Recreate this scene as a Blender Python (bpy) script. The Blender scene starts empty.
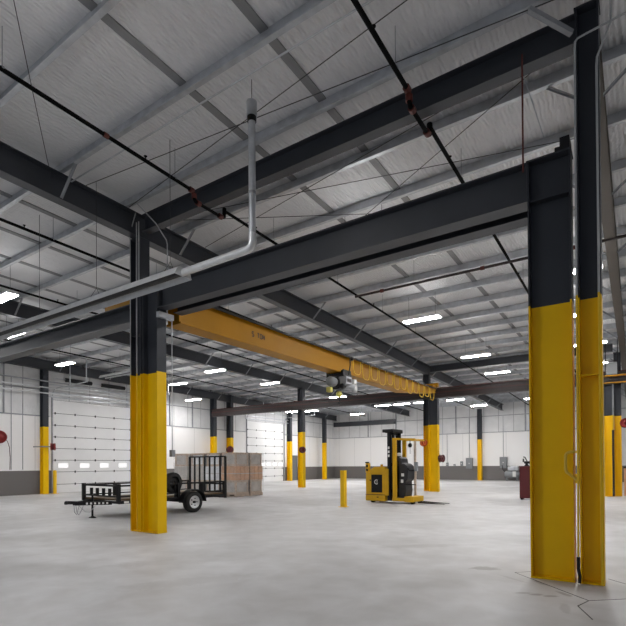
import bpy, math, random
from mathutils import Vector, Matrix
random.seed(7)
S = bpy.context.scene
COL = S.collection
V = Vector

# ------------------------------------------------------------------ materials
def _nt(name):
    m = bpy.data.materials.new(name); m.use_nodes = True
    nt = m.node_tree
    return m, nt, nt.nodes['Principled BSDF']

def pbr(name, col, rough=.5, metal=0., var=.0, vscale=3., bump=0., bscale=40., spec=.5, coords='Object'):
    m, nt, b = _nt(name)
    b.inputs['Roughness'].default_value = rough
    b.inputs['Metallic'].default_value = metal
    b.inputs['Specular IOR Level'].default_value = spec
    b.inputs['Base Color'].default_value = (*col, 1)
    if var or bump:
        g = nt.nodes.new('ShaderNodeNewGeometry')
    if var:
        n = nt.nodes.new('ShaderNodeTexNoise'); n.inputs['Scale'].default_value = vscale
        n.inputs['Detail'].default_value = 5
        nt.links.new(g.outputs['Position'], n.inputs['Vector'])
        r = nt.nodes.new('ShaderNodeValToRGB')
        r.color_ramp.elements[0].position = .3; r.color_ramp.elements[1].position = .7
        r.color_ramp.elements[0].color = (*[c*(1-var) for c in col], 1)
        r.color_ramp.elements[1].color = (*[min(1, c*(1+var)) for c in col], 1)
        nt.links.new(n.outputs['Fac'], r.inputs['Fac'])
        nt.links.new(r.outputs['Color'], b.inputs['Base Color'])
    if bump:
        n2 = nt.nodes.new('ShaderNodeTexNoise'); n2.inputs['Scale'].default_value = bscale
        nt.links.new(g.outputs['Position'], n2.inputs['Vector'])
        bp = nt.nodes.new('ShaderNodeBump'); bp.inputs['Strength'].default_value = bump
        bp.inputs['Distance'].default_value = .02
        nt.links.new(n2.outputs['Fac'], bp.inputs['Height'])
        nt.links.new(bp.outputs['Normal'], b.inputs['Normal'])
    return m

def emit(name, col, s):
    m, nt, b = _nt(name)
    b.inputs['Base Color'].default_value = (*col, 1)
    b.inputs['Emission Color'].default_value = (*col, 1)
    b.inputs['Emission Strength'].default_value = s
    return m

CHAR = (.038, .042, .051)
YEL = (.84, .51, .0)
def two_tone(name, zsplit, low, high, rough=.42):
    m, nt, b = _nt(name)
    b.inputs['Roughness'].default_value = rough; b.inputs['Specular IOR Level'].default_value = .22
    g = nt.nodes.new('ShaderNodeNewGeometry'); sx = nt.nodes.new('ShaderNodeSeparateXYZ')
    nt.links.new(g.outputs['Position'], sx.inputs[0])
    gt = nt.nodes.new('ShaderNodeMath'); gt.operation = 'GREATER_THAN'; gt.inputs[1].default_value = zsplit
    nt.links.new(sx.outputs['Z'], gt.inputs[0])
    n = nt.nodes.new('ShaderNodeTexNoise'); n.inputs['Scale'].default_value = 2.2; n.inputs['Detail'].default_value = 6
    nt.links.new(g.outputs['Position'], n.inputs['Vector'])
    r = nt.nodes.new('ShaderNodeMapRange'); r.inputs['To Min'].default_value = .9; r.inputs['To Max'].default_value = 1.08
    nt.links.new(n.outputs['Fac'], r.inputs['Value'])
    mx = nt.nodes.new('ShaderNodeMix'); mx.data_type = 'RGBA'
    mx.inputs['A'].default_value = (*low, 1); mx.inputs['B'].default_value = (*high, 1)
    nt.links.new(gt.outputs[0], mx.inputs['Factor'])
    mu = nt.nodes.new('ShaderNodeMix'); mu.data_type = 'RGBA'; mu.blend_type = 'MULTIPLY'; mu.inputs['Factor'].default_value = 1
    nt.links.new(mx.outputs['Result'], mu.inputs['A']); nt.links.new(r.outputs['Result'], mu.inputs['B'])
    nt.links.new(mu.outputs['Result'], b.inputs['Base Color'])
    return m

M = {}
PAINT_Z = 3.55
M['column'] = two_tone('column_paint', PAINT_Z, YEL, CHAR)
M['conduit'] = two_tone('conduit_finish', PAINT_Z, (.80, .52, .03), (.42, .43, .44), .35)
M['char'] = pbr('charcoal_steel_paint', CHAR, .45, 0, .12, 1.5)
M['redox'] = pbr('brown_oxide_steel_paint', (.034, .023, .022), .5, 0, .15, 1.5)
M['yellow'] = pbr('safety_yellow_paint', YEL, .42, 0, .06, 2)
M['truckyel'] = pbr('truck_yellow_paint', (.60, .34, .004), .4, 0, .08, 3)
M['crane'] = pbr('crane_orange_yellow_paint', (.40, .185, .003), .5, 0, .06, 1.2, spec=.2)
M['galv'] = pbr('galvanised_steel', (.55, .57, .60), .34, .6, .15, 5)
M['galvdull'] = pbr('dull_galvanised_steel', (.33, .34, .36), .5, .2, .15, 4)
M['silver'] = pbr('bright_aluminium', (.66, .67, .68), .35, .35, .1, 6)
M['black'] = pbr('black_paint', (.007, .007, .008), .45, 0, .1, 5, spec=.3)
M['rubber'] = pbr('tyre_rubber', (.014, .014, .014), .8)
M['pipe'] = pbr('black_sprinkler_pipe', (.005, .005, .005), .8, spec=.08)
M['redfit'] = pbr('red_pipe_fitting', (.10, .016, .010), .5)
M['red'] = pbr('red_enamel', (.22, .010, .009), .45)
M['dkred'] = pbr('dark_red_cabinet_paint', (.085, .006, .008), .42)
M['rust'] = pbr('rust_red_rod', (.11, .020, .014), .6)
M['wire'] = pbr('dark_steel_cable', (.05, .05, .052), .5, .4)
M['greybox'] = pbr('grey_enclosure', (.22, .23, .24), .5)
M['doorgrey'] = pbr('grey_door_paint', (.15, .155, .16), .5)
M['white'] = pbr('white_door_panel', (.80, .80, .80), .45, 0, .03, 1.5)
M['seal'] = pbr('dark_seal_and_slot_shade', (.035, .035, .037), .6)
M['lens'] = emit('led_lens', (1, .985, .975), 165.)
M['fill_glow'] = emit('ceiling_fill_glow', (1, .985, .975), 20.)  # glow added above the fixtures to brighten the ceiling
M['pane'] = emit('daylit_window_pane', (1, 1, 1), .9)
M['card'] = pbr('brown_cardboard', (.66, .41, .27), .8, 0, .12, 6)
M['wood'] = pbr('pallet_pine', (.58, .47, .38), .75, 0, .2, 12)
M['filmgrey'] = pbr('film_wrapped_grey_goods', (.56, .53, .50), .35, 0, .12, 3, .2, 5)
M['filmwhite'] = pbr('film_wrapped_white_goods', (.80, .82, .84), .28, 0, .12, 3, .25, 5)
M['decal'] = pbr('white_decal', (.7, .7, .68), .5)
M['tan'] = pbr('tan_roof_beam', (.07, .058, .045), .55)  # browner than the charcoal of the other roof beams
M['hookyel'] = pbr('hook_block_yellow', (.55, .50, .10), .4)
M['dark'] = pbr('dark_lettering', (.09, .045, .006), .6)
M['band'] = pbr('grey_insulation_strap', (.25, .25, .255), .6)
M['festoon'] = pbr('yellow_festoon_cable', (.72, .45, .02), .5)
M['cushion'] = pbr('black_vinyl', (.016, .016, .018), .5, 0, .2, 8)
M['loop'] = pbr('worn_yellow_conduit', (.72, .50, .06), .4)
M['orange'] = pbr('orange_red_hose_drum', (.55, .10, .015), .45)

def wrap_film():
    m, nt, b = _nt('stretch_film')
    b.inputs['Base Color'].default_value = (.9, .92, .94, 1); b.inputs['Roughness'].default_value = .15
    n = nt.nodes.new('ShaderNodeTexNoise'); n.inputs['Scale'].default_value = 2.5
    r = nt.nodes.new('ShaderNodeMapRange'); r.inputs['From Min'].default_value = .35; r.inputs['From Max'].default_value = .75
    r.inputs['To Min'].default_value = .0; r.inputs['To Max'].default_value = .09
    g = nt.nodes.new('ShaderNodeNewGeometry')
    nt.links.new(g.outputs['Position'], n.inputs['Vector']); nt.links.new(n.outputs['Fac'], r.inputs['Value'])
    nt.links.new(r.outputs['Result'], b.inputs['Alpha'])
    return m
M['film'] = wrap_film()

def floor_mat():
    m, nt, b = _nt('sealed_concrete')
    g = nt.nodes.new('ShaderNodeNewGeometry')
    def noise(sc, det, dist=0.):
        n = nt.nodes.new('ShaderNodeTexNoise'); n.inputs['Scale'].default_value = sc
        n.inputs['Detail'].default_value = det; n.inputs['Distortion'].default_value = dist
        nt.links.new(g.outputs['Position'], n.inputs['Vector']); return n
    a = noise(.35, 6, .6); d = noise(2.2, 8, .3)
    r = nt.nodes.new('ShaderNodeValToRGB')
    e = r.color_ramp.elements
    e[0].position = .32; e[0].color = (.44, .437, .435, 1)
    e[1].position = .70; e[1].color = (.645, .645, .652, 1)
    nt.links.new(a.outputs['Fac'], r.inputs['Fac'])
    r2 = nt.nodes.new('ShaderNodeValToRGB'); e = r2.color_ramp.elements
    e[0].position = .3; e[0].color = (.84, .83, .82, 1); e[1].position = .68; e[1].color = (1.05, 1.05, 1.05, 1)
    nt.links.new(d.outputs['Fac'], r2.inputs['Fac'])
    mu = nt.nodes.new('ShaderNodeMix'); mu.data_type = 'RGBA'; mu.blend_type = 'MULTIPLY'; mu.inputs['Factor'].default_value = 1
    nt.links.new(r.outputs['Color'], mu.inputs['A']); nt.links.new(r2.outputs['Color'], mu.inputs['B'])
    col = mu.outputs['Result']
    fine = noise(9, 6, .4)
    # dried spill marks and scuffs that belong to the slab: (x, y, long half, short half, angle, depth)
    for (x, y, la, sa, ang, dp) in ((-1.80, 7.05, .17, .12, .55, .55), (-1.10, 5.95, .10, .035, .6, .5), (-.96, 5.96, .07, .04, .6, .55), (-.80, 5.98, .08, .035, .6, .5), (-.70, 6.16, .11, .04, -.8, .5), (-1.0, 6.55, .14, .03, -.8, .4),
                                    (-1.35, 6.62, .22, .03, -.6, .25), (-.62, 5.55, .05, .16, .2, .22), (-9.0, 6.3, .5, .16, .7, .14), (-5.8, 5.2, 1.1, .25, .9, .12), (-3.2, 8.4, .9, .16, .7, .14), (-4.8, 4.2, .9, .2, 1.0, .12)):
        mp = nt.nodes.new('ShaderNodeMapping'); mp.vector_type = 'TEXTURE'
        mp.inputs['Location'].default_value = (x, y, 0); mp.inputs['Rotation'].default_value = (0, 0, ang); mp.inputs['Scale'].default_value = (la, sa, 1)
        nt.links.new(g.outputs['Position'], mp.inputs['Vector'])
        ln = nt.nodes.new('ShaderNodeVectorMath'); ln.operation = 'LENGTH'; nt.links.new(mp.outputs['Vector'], ln.inputs[0])
        ad = nt.nodes.new('ShaderNodeMath'); ad.operation = 'MULTIPLY_ADD'; ad.inputs[1].default_value = 1.6
        nt.links.new(fine.outputs['Fac'], ad.inputs[0]); nt.links.new(ln.outputs['Value'], ad.inputs[2])
        mr = nt.nodes.new('ShaderNodeMapRange'); mr.inputs['From Min'].default_value = 1.55; mr.inputs['From Max'].default_value = 2.05
        mr.inputs['To Min'].default_value = dp; mr.inputs['To Max'].default_value = 0
        nt.links.new(ad.outputs[0], mr.inputs['Value'])
        mx = nt.nodes.new('ShaderNodeMix'); mx.data_type = 'RGBA'; mx.inputs['B'].default_value = (.15, .13, .115, 1)
        nt.links.new(mr.outputs['Result'], mx.inputs['Factor']); nt.links.new(col, mx.inputs['A'])
        col = mx.outputs['Result']
    nt.links.new(col, b.inputs['Base Color'])
    rr = nt.nodes.new('ShaderNodeMapRange'); rr.inputs['To Min'].default_value = .38; rr.inputs['To Max'].default_value = .58
    nt.links.new(d.outputs['Fac'], rr.inputs['Value']); nt.links.new(rr.outputs['Result'], b.inputs['Roughness'])
    b.inputs['Specular IOR Level'].default_value = .4
    return m
M['floor'] = floor_mat()

def ceil_mat():
    m, nt, b = _nt('white_vinyl_roof_insulation')
    b.inputs['Base Color'].default_value = (.79, .79, .80, 1); b.inputs['Roughness'].default_value = .55
    g = nt.nodes.new('ShaderNodeNewGeometry')
    mp = nt.nodes.new('ShaderNodeMapping'); mp.inputs['Scale'].default_value = (1.6, .5, 1)
    nt.links.new(g.outputs['Position'], mp.inputs['Vector'])
    n = nt.nodes.new('ShaderNodeTexNoise'); n.inputs['Scale'].default_value = 5; n.inputs['Detail'].default_value = 4
    n.inputs['Distortion'].default_value = 1.4
    nt.links.new(mp.outputs['Vector'], n.inputs['Vector'])
    w = nt.nodes.new('ShaderNodeTexWave'); w.inputs['Scale'].default_value = 4.5; w.inputs['Distortion'].default_value = 3.
    w.inputs['Detail'].default_value = 2
    nt.links.new(g.outputs['Position'], w.inputs['Vector'])
    ad = nt.nodes.new('ShaderNodeMath'); ad.operation = 'MULTIPLY_ADD'; ad.inputs[1].default_value = .25
    nt.links.new(w.outputs['Fac'], ad.inputs[0]); nt.links.new(n.outputs['Fac'], ad.inputs[2])
    bp = nt.nodes.new('ShaderNodeBump'); bp.inputs['Strength'].default_value = .8; bp.inputs['Distance'].default_value = .06
    nt.links.new(ad.outputs[0], bp.inputs['Height']); nt.links.new(bp.outputs['Normal'], b.inputs['Normal'])
    return m
M['ceil'] = ceil_mat()

def wall_mat(name, axis):
    """grey wainscot, white liner panel, silver insulation above; vertical seams"""
    m, nt, b = _nt(name)
    g = nt.nodes.new('ShaderNodeNewGeometry'); sx = nt.nodes.new('ShaderNodeSeparateXYZ')
    nt.links.new(g.outputs['Position'], sx.inputs[0])
    def mathn(op, a, v):
        n = nt.nodes.new('ShaderNodeMath'); n.operation = op; nt.links.new(a, n.inputs[0]); n.inputs[1].default_value = v
        return n.outputs[0]
    def mix(f, A, B):
        n = nt.nodes.new('ShaderNodeMix'); n.data_type = 'RGBA'; nt.links.new(f, n.inputs['Factor'])
        for k, q in (('A', A), ('B', B)):
            if isinstance(q, tuple): n.inputs[k].default_value = (*q, 1)
            else: nt.links.new(q, n.inputs[k])
        return n.outputs['Result']
    z1 = mathn('GREATER_THAN', sx.outputs['Z'], 1.24); z2 = mathn('GREATER_THAN', sx.outputs['Z'], 4.12)
    seam = mathn('LESS_THAN', mathn('FRACT', mathn('MULTIPLY', sx.outputs[axis], 1/1.83), 0), .012)
    seam2 = mathn('LESS_THAN', mathn('FRACT', mathn('MULTIPLY', sx.outputs[axis], 1/1.22), 0), .03)
    n = nt.nodes.new('ShaderNodeTexNoise'); n.inputs['Scale'].default_value = 1.3; n.inputs['Detail'].default_value = 5
    nt.links.new(g.outputs['Position'], n.inputs['Vector'])
    silv = mix(n.outputs['Fac'], (.56, .565, .57), (.82, .82, .825))
    silv = mix(seam2, silv, (.30, .30, .31))
    lin = mix(seam, (.86, .85, .84), (.50, .50, .50))
    c = mix(z1, (.150, .140, .134), lin)
    c = mix(z2, c, silv)
    nt.links.new(c, b.inputs['Base Color'])
    n2 = nt.nodes.new('ShaderNodeTexNoise'); n2.inputs['Scale'].default_value = 5
    nt.links.new(g.outputs['Position'], n2.inputs['Vector'])
    hm = nt.nodes.new('ShaderNodeMath'); hm.operation = 'MULTIPLY'
    nt.links.new(n2.outputs['Fac'], hm.inputs[0]); nt.links.new(z2, hm.inputs[1])
    bp = nt.nodes.new('ShaderNodeBump'); bp.inputs['Strength'].default_value = .5; bp.inputs['Distance'].default_value = .06
    nt.links.new(hm.outputs[0], bp.inputs['Height']); nt.links.new(bp.outputs['Normal'], b.inputs['Normal'])
    b.inputs['Roughness'].default_value = .5
    return m
M['wallY'] = wall_mat('side_wall_finish', 'Y'); M['wallX'] = wall_mat('end_wall_finish', 'X')

# ------------------------------------------------------------------ mesh builder
class MB:
    def __init__(s): s.v = []; s.f = []; s.sm = []
    def add(s, vs, fs, smooth=False):
        o = len(s.v); s.v += [tuple(p) for p in vs]
        s.f += [tuple(i+o for i in f) for f in fs]; s.sm += [smooth]*len(fs)
        return s
    def box(s, x0, x1, y0, y1, z0, z1):
        return s.add([(x, y, z) for x in (x0, x1) for y in (y0, y1) for z in (z0, z1)],
              [(0, 1, 3, 2), (4, 6, 7, 5), (0, 4, 5, 1), (2, 3, 7, 6), (0, 2, 6, 4), (1, 5, 7, 3)])
    def obox(s, c, ax, ay, az):
        """oriented box: centre and three half-extent vectors"""
        c, ax, ay, az = V(c), V(ax), V(ay), V(az)
        return s.add([c+i*ax+j*ay+k*az for i in (-1, 1) for j in (-1, 1) for k in (-1, 1)],
              [(0, 1, 3, 2), (4, 6, 7, 5), (0, 4, 5, 1), (2, 3, 7, 6), (0, 2, 6, 4), (1, 5, 7, 3)])
    def bar(s, p0, p1, w, h, up=(0, 0, 1)):
        p0, p1 = V(p0), V(p1); d = (p1-p0); L = d.length; d /= L
        u = V(up); u = u-d*u.dot(d)
        if u.length < 1e-4: u = V((1, 0, 0))-d*d.x
        u.normalize(); r = d.cross(u)
        return s.obox((p0+p1)/2, d*L/2, r*w/2, u*h/2)
    def prism(s, prof, p0, p1, up=(0, 0, 1)):
        """closed 2-D profile [(r,u)] swept from p0 to p1"""
        p0, p1 = V(p0), V(p1); d = (p1-p0).normalized(); u = V(up); u = (u-d*u.dot(d)).normalized(); r = d.cross(u)
        n = len(prof)
        vs = [p+r*a+u*b for p in (p0, p1) for a, b in prof]
        fs = [(i, (i+1) % n, n+(i+1) % n, n+i) for i in range(n)]
        fs += [tuple(range(n))[::-1], tuple(range(n, 2*n))]
        return s.add(vs, fs)
    def ibeam(s, p0, p1, depth, width, tf=.02, tw=.014, up=(0, 0, 1)):
        """I section made of three plates; p0,p1 run along the middle of the section"""
        p0, p1 = V(p0), V(p1); d = (p1-p0).normalized(); u = V(up); u = (u-d*u.dot(d)).normalized()
        for k in (-1, 1):
            o = u*k*(depth-tf)/2
            s.bar(p0+o, p1+o, width, tf, up)
        return s.bar(p0, p1, tw, depth-2*tf, up)
    def tube(s, pts, r, n=10, cap=True):
        pts = [V(p) for p in pts]; rings = []
        prev = None
        for i, p in enumerate(pts):
            if i == 0: t = pts[1]-pts[0]
            elif i == len(pts)-1: t = pts[-1]-pts[-2]
            else: t = (pts[i+1]-p).normalized()+(p-pts[i-1]).normalized()
            if t.length < 1e-9: t = pts[i]-pts[i-1]
            t.normalize()
            if prev is None:
                a = V((0, 0, 1)) if abs(t.z) < .9 else V((1, 0, 0))
                x = t.cross(a).normalized()
            else:
                x = (prev-t*prev.dot(t)).normalized()
            prev = x; y = t.cross(x)
            rr = r[i] if isinstance(r, (list, tuple)) else r
            rings.append([p+x*math.cos(2*math.pi*k/n)*rr+y*math.sin(2*math.pi*k/n)*rr for k in range(n)])
        vs = [q for R in rings for q in R]
        fs = [(i*n+k, i*n+(k+1) % n, (i+1)*n+(k+1) % n, (i+1)*n+k) for i in range(len(pts)-1) for k in range(n)]
        s.add(vs, fs, True)
        if cap:
            s.add(rings[0], [tuple(range(n))[::-1]]); s.add(rings[-1], [tuple(range(n))])
        return s
    def cyl(s, p0, p1, r, n=20): return s.tube([p0, p1], r, n)
    def lathe(s, c, axis, prof, n=28, caps=True):
        """prof = [(radius, along)] around axis through c"""
        c = V(c); t = V(axis).normalized(); a = V((0, 0, 1)) if abs(t.z) < .9 else V((1, 0, 0))
        x = t.cross(a).normalized(); y = t.cross(x); m = len(prof)
        vs = [c+t*h+(x*math.cos(2*math.pi*k/n)+y*math.sin(2*math.pi*k/n))*r for r, h in prof for k in range(n)]
        fs = [(i*n+k, i*n+(k+1) % n, (i+1)*n+(k+1) % n, (i+1)*n+k) for i in range(m-1) for k in range(n)]
        s.add(vs, fs, True)
        for i in (0, m-1) if caps else ():
            if prof[i][0] > 1e-6: s.add(vs[i*n:(i+1)*n], [tuple(range(n))])
        return s
    def build(s, name, mat, parent=None, bevel=0., loc=None):
        me = bpy.data.meshes.new(name); me.from_pydata(s.v, [], s.f)
        me.polygons.foreach_set('use_smooth', s.sm); me.update()
        import bmesh
        bm = bmesh.new(); bm.from_mesh(me); bmesh.ops.recalc_face_normals(bm, faces=bm.faces); bm.to_mesh(me); bm.free()
        me.materials.append(M[mat])
        o = bpy.data.objects.new(name, me); COL.objects.link(o)
        if loc is not None: o.location = loc
        if parent is not None: o.parent = parent
        if bevel:
            b = o.modifiers.new('edge', 'BEVEL'); b.width = bevel; b.segments = 2; b.limit_method = 'ANGLE'
        return o

def tag(o, label, cat, group=None):
    o['label'] = label; o['category'] = cat
    if group: o['group'] = group
    return o
def thing(name, label, cat, loc=(0, 0, 0), rz=0., group=None):
    o = bpy.data.objects.new(name, None); COL.objects.link(o); o.location = loc; o.rotation_euler = (0, 0, rz)
    o.empty_display_size = .1
    return tag(o, label, cat, group)
def struct(o): o['kind'] = 'structure'; return o
def copy_tree(o, loc, label=None, rz=None, group=None):
    c = o.copy(); COL.objects.link(c); c.location = loc
    if rz is not None: c.rotation_euler = (0, 0, rz)
    if label: c['label'] = label
    if group: c['group'] = group
    for ch in list(o.children):
        d = ch.copy(); COL.objects.link(d); d.parent = c; d.matrix_parent_inverse = ch.matrix_parent_inverse.copy()
        for g in list(ch.children):
            e = g.copy(); COL.objects.link(e); e.parent = d; e.matrix_parent_inverse = g.matrix_parent_inverse.copy()
    return c

# ------------------------------------------------------------------ building grid
WX, RX = -26.2, 8.6          # left wall, right wall
Y0, BY = -5.0, 43.0          # open near end, end wall
def deck(y): return 7.55-.02*y
PD = .22                      # purlin depth
def pur(y): return deck(y)-PD

# ---- shell
struct(MB().box(WX-.3, RX+.3, Y0-4, BY+.3, -.2, 0).build('floor', 'floor'))
ce = MB(); z0, z1 = deck(Y0), deck(BY+.3)
ce.add([(x, y, z+h) for h in (0, .12) for x, y, z in ((WX-.3, Y0, z0), (RX+.3, Y0, z0), (RX+.3, BY+.3, z1), (WX-.3, BY+.3, z1))],
       [(0, 1, 2, 3), (4, 7, 6, 5), (0, 4, 5, 1), (1, 5, 6, 2), (2, 6, 7, 3), (3, 7, 4, 0)])
ceiling = struct(ce.build('ceiling', 'ceil'))
for x in (-24.6, -22.9, -21.2, -19.5, -16.3, -14.75, -13.1, -11.4, -5.81, -4.17, 2.9, 4.5):
    b = MB(); b.bar((x, Y0, deck(Y0)-.012), (x, BY, deck(BY)-.012), .14, .02)
    b.build('insulation_strap', 'band', ceiling)

lw = MB()
# left wall with two overhead-door openings and a man door opening
D1, D2, MD = (13.75, 18.75), (29.4, 34.3), (35.45, 36.4)
DH = 5.08
def wall_seg(mb, y0, y1, z0, z1): mb.box(WX-.25, WX, y0, y1, z0, z1)
top = 7.7
wall_seg(lw, Y0, D1[0], 0, top); wall_seg(lw, D1[0], D1[1], DH, top)
wall_seg(lw, D1[1], D2[0], 0, top); wall_seg(lw, D2[0], D2[1], DH, top)
wall_seg(lw, D2[1], MD[0], 0, top); wall_seg(lw, MD[0], MD[1], 2.3, top); wall_seg(lw, MD[1], BY, 0, top)
struct(lw.build('wall_left', 'wallY'))
struct(MB().box(WX, RX, BY, BY+.25, 0, 7.0).build('wall_back', 'wallX'))
struct(MB().box(RX, RX+.25, Y0, BY, 0, 7.7).build('wall_right', 'wallY'))

# ---- overhead doors
def overhead_door(n, d, nwin):
    y0, y1 = d; x = WX-.06
    zs = [0, .47, 1.15, 1.79, 2.43, 3.06, 3.7, 4.35, DH]
    root = bpy.data.objects.new('door_%d' % n, None); COL.objects.link(root); root.location = (WX, (y0+y1)/2, 0)
    struct(root); L = V((WX, (y0+y1)/2, 0))
    for a, b in zip(zs[:-1], zs[1:]):
        p = MB().box(x-.05, x, y0+.02, y1-.02, a+.012, b-.012)
        p.add([], [])
        MBs = p.build('door_panel', 'white', root); MBs.location = -L
        s = MB().box(x-.045, x-.004, y0+.02, y1-.02, b-.046, b+.046)
        o = s.build('panel_joint', 'seal', root); o.location = -L
        if b < DH-.1:
            for t in (.25, .5, .75, .02, .98):
                yy = y0+.06+t*(y1-y0-.12)
                h = MB().box(x-.002, x+.015, yy-.035, yy+.035, b-.06, b+.06); h.cyl((x+.02, yy-.04, b), (x+.02, yy+.04, b), .012, 8)
                o = h.build('hinge', 'seal', root); o.location = -L
    for i in range(nwin):
        yy = y0+(i+.5)*(y1-y0)/nwin if n == 2 else 14.06+i*1.235+.29
        f = MB(); w, z0, z1 = .27, 1.38, 1.61
        f.box(x-.001, x+.012, yy-w-.03, yy+w+.03, z0-.03, z0); f.box(x-.001, x+.012, yy-w-.03, yy+w+.03, z1, z1+.03)
        f.box(x-.001, x+.012, yy-w-.03, yy-w, z0, z1); f.box(x-.001, x+.012, yy+w, yy+w+.03, z0, z1)
        fo = f.build('window_frame', 'white', root); fo.location = -L
        MB().box(x, x+.006, yy-w, yy+w, z0, z1).build('window_pane', 'pane', fo)
    t = MB()
    for yy in (y0-.05, y1+.05):
        t.box(WX, WX+.07, yy-.03, yy+.03, 0, DH+.15)
    o = t.build('door_jamb_track', 'galvdull', root); o.location = -L
    for yy in (y0-.05, y1+.05):      # horizontal tracks back under the roof
        h = MB(); h.tube([(WX+.06, yy, DH+.1), (WX+.12, yy, DH+.38), (WX+.35, yy, DH+.55), (WX+3.4, yy, DH+.62)], .028, 8)
        h.bar((WX+3.3, yy, DH+.62), (WX+3.3, yy, 7.0), .04, .04); h.bar((WX+1.8, yy, DH+.6), (WX+1.8, yy, 7.0), .04, .04)
        o = h.build('ceiling_track', 'galv', root); o.location = -L
    sh = MB().cyl((WX+.22, y0-.1, DH+1.12), (WX+.22, y1+.1, DH+1.12), .018, 8)
    o = sh.build('spring_shaft', 'galv', root); o.location = -L
    for t0, t1 in ((.12, .42), (.55, .85)):
        sp = MB().cyl((WX+.22, y0+t0*(y1-y0), DH+1.12), (WX+.22, y0+t1*(y1-y0), DH+1.12), .11, 12)
        o = sp.build('torsion_spring', 'black', root); o.location = -L
    for z in (DH+.12, DH+.36, DH+.78):
        o = MB().bar((WX+.1, y0-.3, z), (WX+.1, y1+1.5, z), .06, .06).build('header_rail', 'galv', root); o.location = -L
    return root
overhead_door(1, D1, 4)
overhead_door(2, D2, 6)
root = bpy.data.objects.new('door_3', None); COL.objects.link(root); struct(root); root.location = (WX, 35.92, 0)
MB().box(-.1, -.04, -.46, .46, .01, 2.28).build('door_leaf', 'doorgrey', root)
f = MB(); f.box(-.12, .02, -.475, -.46, 0, 2.3); f.box(-.12, .02, .46, .475, 0, 2.3); f.box(-.12, .02, -.475, .475, 2.28, 2.3)
f.build('door_frame', 'doorgrey', root)
MB().cyl((-.04, -.36, 1.02), (.03, -.36, 1.02), .02, 10).build('door_handle', 'silver', root)

# wall girts in the silver zone, as trim of the room
for k, z in enumerate((4.14, 5.55)):
    for yy0, yy1 in ((Y0, D1[0]-.2), (D1[1]+.2, D2[0]-.2), (D2[1]+.2, BY)):
        struct(MB().bar((WX+.02, yy0, z), (WX+.02, yy1, z), .05, .06).build('trim_1', 'galvdull'))
    struct(MB().bar((WX, BY-.03, z), (RX, BY-.03, z), .06, .06).build('trim_2', 'galvdull'))
struct(MB().box(WX+.1, -19.2, BY-.28, BY-.02, 5.33, 5.78).build('trim_3', 'char'))
for yy in (9.7, 11.3, 19.6, 21.6, 23.6, 25.4):
    struct(MB().box(WX, WX+.07, yy-.03, yy+.03, 4.15, 7.2).build('trim_4', 'galvdull'))
for xx in (-22.2, -19.2, -16.2, -13.4, -7.6, -4.5, -1.5):
    struct(MB().box(xx-.05, xx+.05, BY-.09, BY, 4.15, 6.6).build('trim_5', 'galvdull'))

# slab joints
fl = MB()
def crack(pts, w=.012):
    m = MB()
    for a, b in zip(pts[:-1], pts[1:]): m.bar((a[0], a[1], .0008), (b[0], b[1], .0008), w, .0016)
    return m
j = MB()
for a, b in (((-1.39, 7.0), (-.44, 6.0)), ((-.44, 6.0), (1.2, 7.45)), ((-1.39, 7.0), (-1.2, 7.2)), ((-.44, 6.0), (-.52, 5.72)), ((-.52, 5.72), (-.36, 5.3)), ((-.31, 7.25), (1.0, 6.0))):
    j.bar((a[0], a[1], .0008), (b[0], b[1], .0008), .012, .0016)
struct(j.build('trim_6', 'seal'))

# ------------------------------------------------------------------ columns
def h_column(name, label, x0, x1, y0, y1, h, stiff=(), group=None, base=True):
    """wide-flange column with its web across X; placed on the floor"""
    cx, cy = (x0+x1)/2, (y0+y1)/2; w = (x1-x0); d = (y1-y0)
    t = thing(name, label, 'column', (cx, cy, 0), 0, group)
    m = MB(); m.box(-w/2, -w/2+.02, -d/2, d/2, .02, h); m.box(w/2-.02, w/2, -d/2, d/2, .02, h)
    m.box(-w/2+.02, w/2-.02, -.008, .008, .02, h)
    m.build('shaft', 'column', t, .003)
    for z in stiff:
        s = MB(); s.box(-w/2+.02, w/2-.02, -d/2+.01, -.008, z-.008, z+.008); s.box(-w/2+.02, w/2-.02, .008, d/2-.01, z-.008, z+.008)
        s.build('stiffener_plate', 'column', t)
    if base:
        MB().box(-w/2-.003, w/2+.003, -d/2-.003, d/2+.003, 0, .022).build('base_plate', 'column', t)
    MB().box(-w/2-.01, w/2+.01, -d/2-.01, d/2+.01, h, h+.02).build('cap_plate', 'column', t)
    return t
CRT = 5.47       # top of the near crane columns
NY0, NY1 = 6.8, 7.05
h_column('crane_column', 'wide yellow and charcoal steel column nearest the camera, carrying the dark beam end', -1.154, -.65, NY0, NY1, 5.44, (4.92,))
h_column('building_column', 'narrow tall column at the right edge, yellow below and charcoal up to the roof', -.585, -.33, NY0, NY1, pur(6.9)-.03, (2.58,))
h_column('building_column', 'left column of the yellow and charcoal pair before the trailer, rising to the roof', -9.58, -9.22, NY0, NY1, pur(6.9)-.55, (4.45,))
h_column('crane_column', 'right column of the yellow and charcoal pair before the trailer, under a beam end', -9.15, -8.65, NY0, NY1, 5.5, ())
FY0, FY1 = 25.04, 25.34
CY0, CY1 = 24.7, 25.0
h_column('building_column', 'left narrow column of the yellow pair behind the lift truck, reaching the roof', -9.58, -9.26, FY0, FY1, pur(25)-.5)
h_column('crane_column', 'right wide column of the yellow pair behind the lift truck', -9.18, -8.68, CY0, CY1, 4.90)
h_column('building_column', 'lone yellow and charcoal column at centre left with a red hose reel', -18.0, -17.6, FY0, FY1, pur(25)-.5)
h_column('building_column', 'yellow topped column rising behind the stacked pallets, left of two', -25.9, -25.5, FY0, FY1, pur(25)-.5)
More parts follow.
